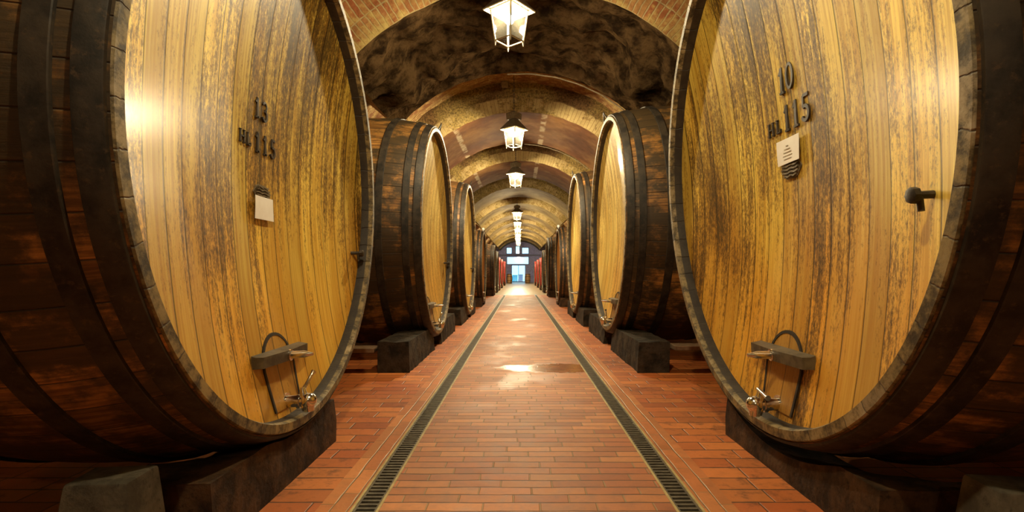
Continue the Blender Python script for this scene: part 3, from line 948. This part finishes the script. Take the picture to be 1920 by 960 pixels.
AL, AR = 1.12, 1.205
CASKS = [
    ('L', AL, 2.766, 1.571, 1.316, 0.0, 'head', 'flank', 'huge oak cask in the left foreground with iron number 13 on its pale head'),
    ('R', AR, 2.826, 1.636, 1.428, 0.055, 'head', 'flank', 'huge oak cask in the right foreground with iron number 10 on its pale head'),
    ('L', AL, 7.47, 1.618, 1.431, 0.0, 'head_pale', 'flank', 'big pale-headed cask next along the left row behind cask 13'),
    ('R', AR, 7.467, 1.72, 1.483, 0.0, 'head_pale', 'flank', 'big pale-headed cask next along the right row behind cask 10'),
    ('L', AL, 12.14, 1.575, 1.464, 0.0, 'head_pale', 'flank_brown', 'third cask from the camera in the left row, narrow pale head'),
    ('R', AR, 11.91, 1.695, 1.53, 0.0, 'head_pale', 'flank_brown', 'third cask from the camera in the right row, narrow pale head'),
    ('L', AL, 16.9, 1.23, 1.12, 0.0, 'head_orange', 'flank_brown', 'orange-headed cask in the left row with a glass valve on top'),
    ('R', AR, 16.9, 1.27, 1.17, 0.0, 'head_orange', 'flank_brown', 'orange-headed cask in the right row with a glass valve on top'),
    ('L', AL, 24.3, 1.19, 1.09, 0.0, 'head_dark', 'flank_brown', 'dark-headed cask in the left row just beyond the orange-headed one'),
    ('R', AR, 23.2, 1.33, 1.23, 0.0, 'head_dark', 'flank_brown', 'dark tall cask in the right row just beyond the orange-headed one'),
    ('L', AL, 27.9, 1.12, 1.02, 0.0, 'head_dark', 'flank', 'last dark cask of the left row before the red-painted ones'),
    ('R', AR, 27.8, 1.15, 1.05, 0.0, 'head_dark', 'flank_brown', 'last dark cask of the right row before the red-painted ones'),
    ('L', AL, 31.3, 1.02, 0.90, 0.0, 'head', 'flank_red', 'nearest red-painted cask of the left row near the far end'),
    ('R', AR, 32.0, 1.02, 0.90, 0.0, 'head', 'flank_red', 'nearest red-painted cask of the right row near the far end'),
    ('L', AL, 36.0, 1.02, 0.90, 0.0, 'head_yellow', 'flank_red', 'yellow-headed red-bodied cask between the other red-painted casks of the left row'),
    ('R', AR, 37.0, 1.02, 0.90, 0.0, 'head', 'flank_red', 'middle red-painted cask of the three in the right row'),
    ('L', AL, 42.8, 1.02, 0.90, 0.0, 'head', 'flank_red', 'farthest red-painted cask of the left row'),
    ('R', AR, 42.6, 1.02, 0.90, 0.0, 'head', 'flank_red', 'farthest red-painted cask of the right row'),
]
roots = []
for i, (side, a, y, zc, R, tilt, hm, fm, label) in enumerate(CASKS):
    if i == 0:
        r = proto
    else:
        r = proto.copy(); C.objects.link(r)
        for ch in PROTO_PARTS:
            if not (i == 1 and ch.name.split('.')[0] == 'tap'):
                dup(ch, r)
    if i == 1:
        add_tap(r, ((0.088, -0.02, 0.075), (0.095, 0.06, 0.066), (0.10, 0.11, 0.060)))
    add_cock(r, *((0.995, -0.31, 0.85) if i == 1 else (1.10, -0.38)))
    tag(r, label, 'cask', 'wine casks in the left row' if side == 'L' else 'wine casks in the right row')
    place(r, side, a, y, zc, R, tilt)
    for ch in r.children:
        nm = ch.name.split('.')[0]
        new = {'head': hm, 'manhole_door': 'door_oak' if hm.startswith('head') and hm in ('head', 'head_pale') else hm, 'staves': fm, 'hoop': 'hoop_red' if fm == 'flank_red' else 'hoop'}.get(nm)
        if new and new != {'head': 'head', 'manhole_door': 'door_oak', 'staves': 'flank', 'hoop': 'hoop'}[nm]:
            ch.material_slots[0].link = 'OBJECT'; ch.material_slots[0].material = M[new]
    roots.append(r)

# lettering, emblems and notes (after copying, so that each cask gets its own)
write(roots[0], '13', -0.060, 0.28, 0.105, 0.030)
write(roots[0], 'HL', -0.205, 0.118, 0.065, 0.012)
write(roots[0], '115', -0.040, 0.105, 0.105, 0.036)
emblem(roots[0], 0.03, -0.103, 0.085, 0.045)
write(roots[1], '10', -0.070, 0.345, 0.130, 0.012)
write(roots[1], 'HL', -0.225, 0.165, 0.072, 0.014)
write(roots[1], '115', -0.060, 0.155, 0.130, 0.030)
emblem(roots[1], -0.03, -0.035, 0.090, 0.052)
emblem(roots[2], -0.02, 0.02, 0.06, 0.04)
emblem(roots[3], 0.60, 0.10, 0.06, 0.045)
note(roots[0], 0.02, -0.185, 0.20, 0.12, 'white paper note pinned below the emblem on the cask numbered 13', False)
note(roots[1], -0.025, 0.055, 0.205, 0.125, 'white paper note pinned above the emblem on the cask numbered 10')
note(roots[3], 0.62, -0.10, 0.08, 0.14, 'small white paper strip on the pale head behind cask 10', False)
for k in (6, 7):
    bm = bmesh.new()
    tube(bm, [(-0.05, 0.0, 2 * R0 + 0.0), (-0.05, 0, 2 * R0 + 0.06)], 0.02, 8)
    bmesh.ops.create_uvsphere(bm, u_segments=12, v_segments=8, radius=0.06, matrix=Matrix.Translation((-0.05, 0, 2 * R0 + 0.10)))
    obj('glass_valve', bm, M['glass_bulb'], roots[k], 40)

# ------------------------------------------------------------------ supports under the casks
def chock(name, side, a, yc, zc, R, x_off, wid, y0, y1, hmax, mat, label, group, rough=0.02, cat='block', gap=0.03):
    """rough block running along the aisle, its top hollowed to the round of the cask above it"""
    s = -1 if side == 'L' else 1
    def top(x, y):
        d = (abs(x) - a) * R0 / R
        rr = radius_at(-min(max(d, 0.0), DEPTH)) * R / R0 + 0.016
        dy = y - yc
        z = zc - math.sqrt(rr * rr - dy * dy) - gap if abs(dy) < rr else 9
        return max(0.025, min(hmax, z))
    bm = bmesh.new()
    n, m = 18, 5
    xs_ = [s * (a + x_off + wid * i / m) for i in range(m + 1)]
    P = []
    for i in range(n + 1):
        y = y0 + (y1 - y0) * i / n
        e = 0.0
        tops = [top(x, y) for x in xs_]
        prof = [(xs_[0], 0.0), (xs_[0], tops[0] * 0.5)] + list(zip(xs_, tops)) + [(xs_[-1], tops[-1] * 0.5), (xs_[-1], 0.0)]
        ring = []
        for k, (xx, zz) in enumerate(prof):
            w = wobble((xx * 2 + y, y * 3, zz * 3 + xx), rough, 2.0)
            px = xx + s * abs(w) if k <= 2 else xx
            pz = max(0.0, zz - abs(w) * 0.7) if zz > 0 else 0.0
            if k == 2:
                px += s * 0.012; 
            ring.append((px, y + wobble((xx * 3, zz * 3, y), rough, 2.0) * (1 if i in (0, n) else 0), pz))
        P.append(ring)
    g = grid(bm, P, [[(i, k) for k in range(len(P[0]))] for i in range(n + 1)])
    bm.faces.new(g[0][::-1]); bm.faces.new(g[-1])
    cx, cy = s * (a + x_off + wid / 2), (y0 + y1) / 2
    for v in bm.verts:
        v.co -= Vector((cx, cy, 0))
    o = obj(name, bm, mat, None, 40)
    o.location = (cx, cy, 0)
    return tag(o, label, cat, group)

gL, gR = 'supports under the left casks', 'supports under the right casks'
def under(i, name, x_off, wid, d0, d1, hmax, mat, label, rough, cat='block', gap=0.03):
    side, a, y, zc, R = CASKS[i][:5]
    chock(name, side, a, y, zc, R, x_off, wid, y + d0, y + d1, hmax, mat, label, gL if side == 'L' else gR, rough, cat, gap)
under(0, 'support_block', 0.02, 0.40, -0.80, 0.53, 0.262, M['beam'], 'long dark block on the floor under the left foreground cask', 0.010, 'block', 0.012)
under(1, 'support_block', 0.13, 0.40, -0.85, 0.60, 0.235, M['beam'], 'long dark block on the floor under the right foreground cask', 0.010, 'block', 0.040)
for i, d in ((2, (0.28, 1.95)), (3, (0.30, 1.95)), (4, (0.3, 1.7)), (5, (0.3, 1.7))):
    sd = 'left' if i % 2 == 0 else 'right'
    od = 'second' if i < 4 else 'third'
    under(i, 'stone_chock', 0.025, 0.34, -d[1], -d[0], 0.33, M['stone'], 'rough dark stone block wedged under the near side of the %s %s cask' % (od, sd), 0.03)
    under(i, 'stone_chock', 0.025, 0.34, d[0], d[1], 0.33, M['stone'], 'rough dark stone block wedged under the far side of the %s %s cask' % (od, sd), 0.03)
names = {6: 'orange-headed left cask', 7: 'orange-headed right cask', 8: 'left dark-headed cask beyond the orange one', 9: 'right dark cask beyond the orange one',
         10: 'last dark left cask', 11: 'last dark right cask', 12: 'nearest red-painted left cask', 13: 'nearest red-painted right cask',
         14: 'yellow-headed left cask', 15: 'middle red-painted right cask', 16: 'farthest red-painted left cask', 17: 'farthest red-painted right cask'}
for i, nm in names.items():
    for d0, d1, w in ((-0.85, -0.20, 'near'), (0.20, 0.85, 'far')):
        under(i, 'cask_sleeper', 0.03, 0.30, d0, d1, 0.28, M['beam'], 'dark sleeper under the %s side of the %s' % (w, nm), 0.006, 'sleeper', 0.02)

def wedge_stone(x, y, w, d, h, rz, mat, label):
    bm = bmesh.new()
    vv = box(bm, (0, 0, h / 2), (w, d, h), 0.012)
    for v in bm.verts:
        f = v.co.z / h
        v.co.x *= 1 - 0.32 * f; v.co.y *= 1 - 0.25 * f
        v.co += Vector((wobble(v.co * 6, 0.012, 1), wobble(v.co * 5 + Vector((3, 1, 2)), 0.012, 1), 0))
    o = obj('wedge_stone', bm, mat, None, 30)
    o.location = (x, y, 0); o.rotation_euler = (0, 0, rz)
    return tag(o, label, 'stone', 'grey wedge stones by the front casks')
wedge_stone(-1.345, 1.74, 0.30, 0.22, 0.385, 0.12, M['grey_stone'], 'grey wedge stone standing under the near side of the cask numbered 13')
wedge_stone(1.63, 1.72, 0.34, 0.22, 0.36, -0.15, M['grey_stone'], 'grey wedge stone standing under the near side of the cask numbered 10')
wedge_stone(-1.64, 1.66, 0.24, 0.24, 0.20, 0.1, M['grey_stone'], 'low grey stone left of the taller wedge stone under cask 13')

for s, x, y, z, lab in ((-1, -2.07, 5.62, 0.235, 'plank lying from the stone block to the wall, between the first two left casks'),
                        (1, 2.17, 5.62, 0.26, 'plank lying from the stone block to the wall, between the first two right casks')):
    bm = bmesh.new()
    box(bm, (0, 0, 0), (1.1, 0.24, 0.045), 0.005)
    box(bm, (-0.35 * s * -1, 0, -z / 2 - 0.01), (0.10, 0.20, z - 0.025), 0.004)
    o = tag(obj('plank_shelf', bm, M['plank']), lab, 'plank', 'planks between the front casks')
    o.location = (x, y, z)

# ------------------------------------------------------------------ two small upright barrels by the far door
def barrique(x, label):
    t = thing('small_barrel', label, 'barrel', (x, 52.0, 0), group='small upright barrels by the far door')
    bm = bmesh.new()
    prof = [(0.0, 0.0), (0.0, 0.22)] + [(0.92 * k / 12, 0.22 + 0.065 * math.sin(PI * k / 12)) for k in range(1, 12)] + [(0.92, 0.22), (0.92, 0.20), (0.89, 0.20), (0.89, 0.0)]
    lathe(bm, prof, 32, 'z')
    obj('staves', bm, M['barrique'], t, 40)
    for z in (0.03, 0.24, 0.62, 0.84):
        bm = bmesh.new()
        r = lambda zz: 0.224 + 0.065 * math.sin(PI * zz / 0.92)
        lathe(bm, [(z, r(z) - 0.004), (z, r(z) + 0.004), (z + 0.045, r(z + 0.045) + 0.004), (z + 0.045, r(z + 0.045) - 0.004)], 32, 'z')
        obj('hoop', bm, M['hoop'], t, 30)
barrique(-0.98, 'small upright barrel standing left of the far glass door')
barrique(0.80, 'small upright barrel standing right of the far glass door')

# ------------------------------------------------------------------ lanterns
def lantern_proto():
    t = thing('hanging_lantern', 'x', 'lantern')
    # local origin at the bulb; square body turned so that one corner faces along the aisle
    zb, zt = -0.255, 0.085
    rb, rt = 0.155, 0.205
    cor = lambda r, z, k: Vector((r * math.cos(PI / 2 * k + 0.10), r * math.sin(PI / 2 * k + 0.10), z))
    for k in range(4):
        bm = bmesh.new()
        tube(bm, [cor(rb, zb - 0.055, k), cor(rb, zb - 0.03, k), cor(rb, zb, k), cor(rt, zt, k)], [0.004, 0.009, 0.011, 0.010], 6)
        obj('corner_post', bm, M['lantern'], t, 40)
    for nm, r, z, w in (('bottom_frame', rb, zb, 0.010), ('top_frame', rt, zt, 0.012)):
        bm = bmesh.new()
        for k in range(4):
            tube(bm, [cor(r, z, k), cor(r, z, k + 1)], w, 6)
        obj(nm, bm, M['lantern'], t, 40)
    for k in range(4):
        bm = bmesh.new()
        q = [cor(rb * 0.97, zb, k), cor(rb * 0.97, zb, k + 1), cor(rt * 0.97, zt, k + 1), cor(rt * 0.97, zt, k)]
        bm.faces.new([bm.verts.new(p) for p in q])
        obj('glass_pane', bm, M['pane'], t)
    bm = bmesh.new()
    rings = []
    for r, z in ((0.285, 0.075), (0.285, 0.090), (0.17, 0.20), (0.10, 0.27), (0.10, 0.28)):
        rings.append([bm.verts.new(cor(r, z, k)) for k in range(4)])
    for a, b_ in zip(rings, rings[1:]):
        for k in range(4):
            bm.faces.new((a[k], a[(k + 1) % 4], b_[(k + 1) % 4], b_[k]))
    bm.faces.new(rings[-1])
    obj('roof', bm, M['roof_metal'], t)
    bm = bmesh.new()
    for k in range(4):
        tube(bm, [cor(0.285, 0.08, k), cor(0.285, 0.08, k + 1)], 0.009, 6)
    obj('eaves_rim', bm, M['lantern'], t, 40)
    bm = bmesh.new()
    r4 = [[bm.verts.new(cor(r, z, k)) for k in range(4)] for r, z in ((0.15, 0.28), (0.16, 0.40), (0.12, 0.42), (0.02, 0.46))]
    for a, b_ in zip(r4, r4[1:]):
        for k in range(4):
            bm.faces.new((a[k], a[(k + 1) % 4], b_[(k + 1) % 4], b_[k]))
    bm.faces.new(r4[0][::-1]); bm.faces.new(r4[-1])
    obj('cap', bm, M['roof_metal'], t)
    bm = bmesh.new()
    for k in range(16):
        z = 0.475 + 0.058 * k
        a = Vector((1, 0, 0)) if k % 2 else Vector((0, 1, 0))
        n = 10
        pts = [Vector((0, 0, z)) + a * 0.016 * math.cos(2 * PI * i / n) + Vector((0, 0, 0.036 * math.sin(2 * PI * i / n))) for i in range(n + 1)]
        tube(bm, pts, 0.005, 5, False)
    tube(bm, [(0, 0, 1.365), (0, 0, 1.40)], [0.02, 0.05], 10)
    obj('chain', bm, M['iron'], t, 40)
    bm = bmesh.new()
    bmesh.ops.create_icosphere(bm, subdivisions=2, radius=0.052, matrix=Matrix.Translation((0, 0, -0.02)))
    obj('bulb', bm, M['bulb'], t, 60)
    bm = bmesh.new()
    tube(bm, [(0, 0, 0.025), (0, 0, 0.09), (0, 0, 0.28)], [0.02, 0.025, 0.012], 10)
    obj('bulb_holder', bm, M['lantern'], t, 40)
    return t
lp = lantern_proto()
LP = list(lp.children)
LAMPS = [(5.45, 'nearest hanging lantern in view, lit, at the top of the photo'),
         (10.0, 'second hanging lantern from the camera, lit, by the second arch'),
         (14.5, 'third hanging lantern from the camera, lit'),
         (23.8, 'fourth lit lantern, hanging just above the far row of lanterns'),
         (28.4, 'fifth lit lantern from the camera, nearest of the cluster at the far end'),
         (33.0, 'sixth lit lantern from the camera, in the far cluster'),
         (37.6, 'seventh lit lantern from the camera, in the far cluster'),
         (42.2, 'eighth lit lantern from the camera, in the far cluster'),
         (46.8, 'ninth and farthest lit lantern, nearest the end windows'),
         (1.0, 'lit lantern hanging above the foreground casks, out of the frame'),
         (-3.6, 'lit lantern hanging behind the viewpoint, out of the frame')]  # unseen continuation of the row, added dimmed to light the near cask flank
for i, (y, lab) in enumerate(LAMPS):
    if i == 0:
        r = lp
    else:
        r = lp.copy(); C.objects.link(r)
        for ch in LP:
            dup(ch, r)
    r.location = (-0.105, y, EYE + 2.63)
    r.scale = (0.94, 0.94, 0.94)
    if i and i != 9:
        for ch in r.children:
            if ch.name.startswith('bulb') and 'holder' not in ch.name:
                ch.material_slots[0].link = 'OBJECT'; ch.material_slots[0].material = M['bulb_bright' if i < 9 else 'bulb_dim']
    tag(r, lab, 'lantern', 'hanging lanterns along the vault')

# ------------------------------------------------------------------ cables and box on the vault
def cable(y, r, a0, a1, label, drop=0.0):
    bm = bmesh.new()
    pts = []
    for i in range(41):
        th = math.radians(a0 + (a1 - a0) * i / 40)
        pts.append((XC + r * math.cos(th), y + 0.01 * math.sin(i * 0.9), ZC + r * math.sin(th)))
    tube(bm, pts, 0.011, 6)
    tag(obj('cable', bm, M['cable'], None, 60), label, 'cable', 'cables along the arches')
cable(RIB_FIRST + RIB_T + 0.03, RIB_R - 0.02, 45, 95, 'thin grey cable along the far edge of the first dark arch')
cable(RIB_FIRST + BAY + RIB_T + 0.03, RIB_R - 0.02, 50, 88, 'thin grey cable along the far edge of the second arch')
bm = bmesh.new()
box(bm, (0, 0, 0), (0.13, 0.09, 0.11), 0.01); box(bm, (0, -0.05, 0.0), (0.09, 0.02, 0.05), 0.004)
o = tag(obj('junction_box', bm, M['cable']), 'small grey box fixed to the vault above the second lantern', 'box')
o.location = (-0.30, RIB_FIRST + BAY - 0.06, EYE + 3.84)
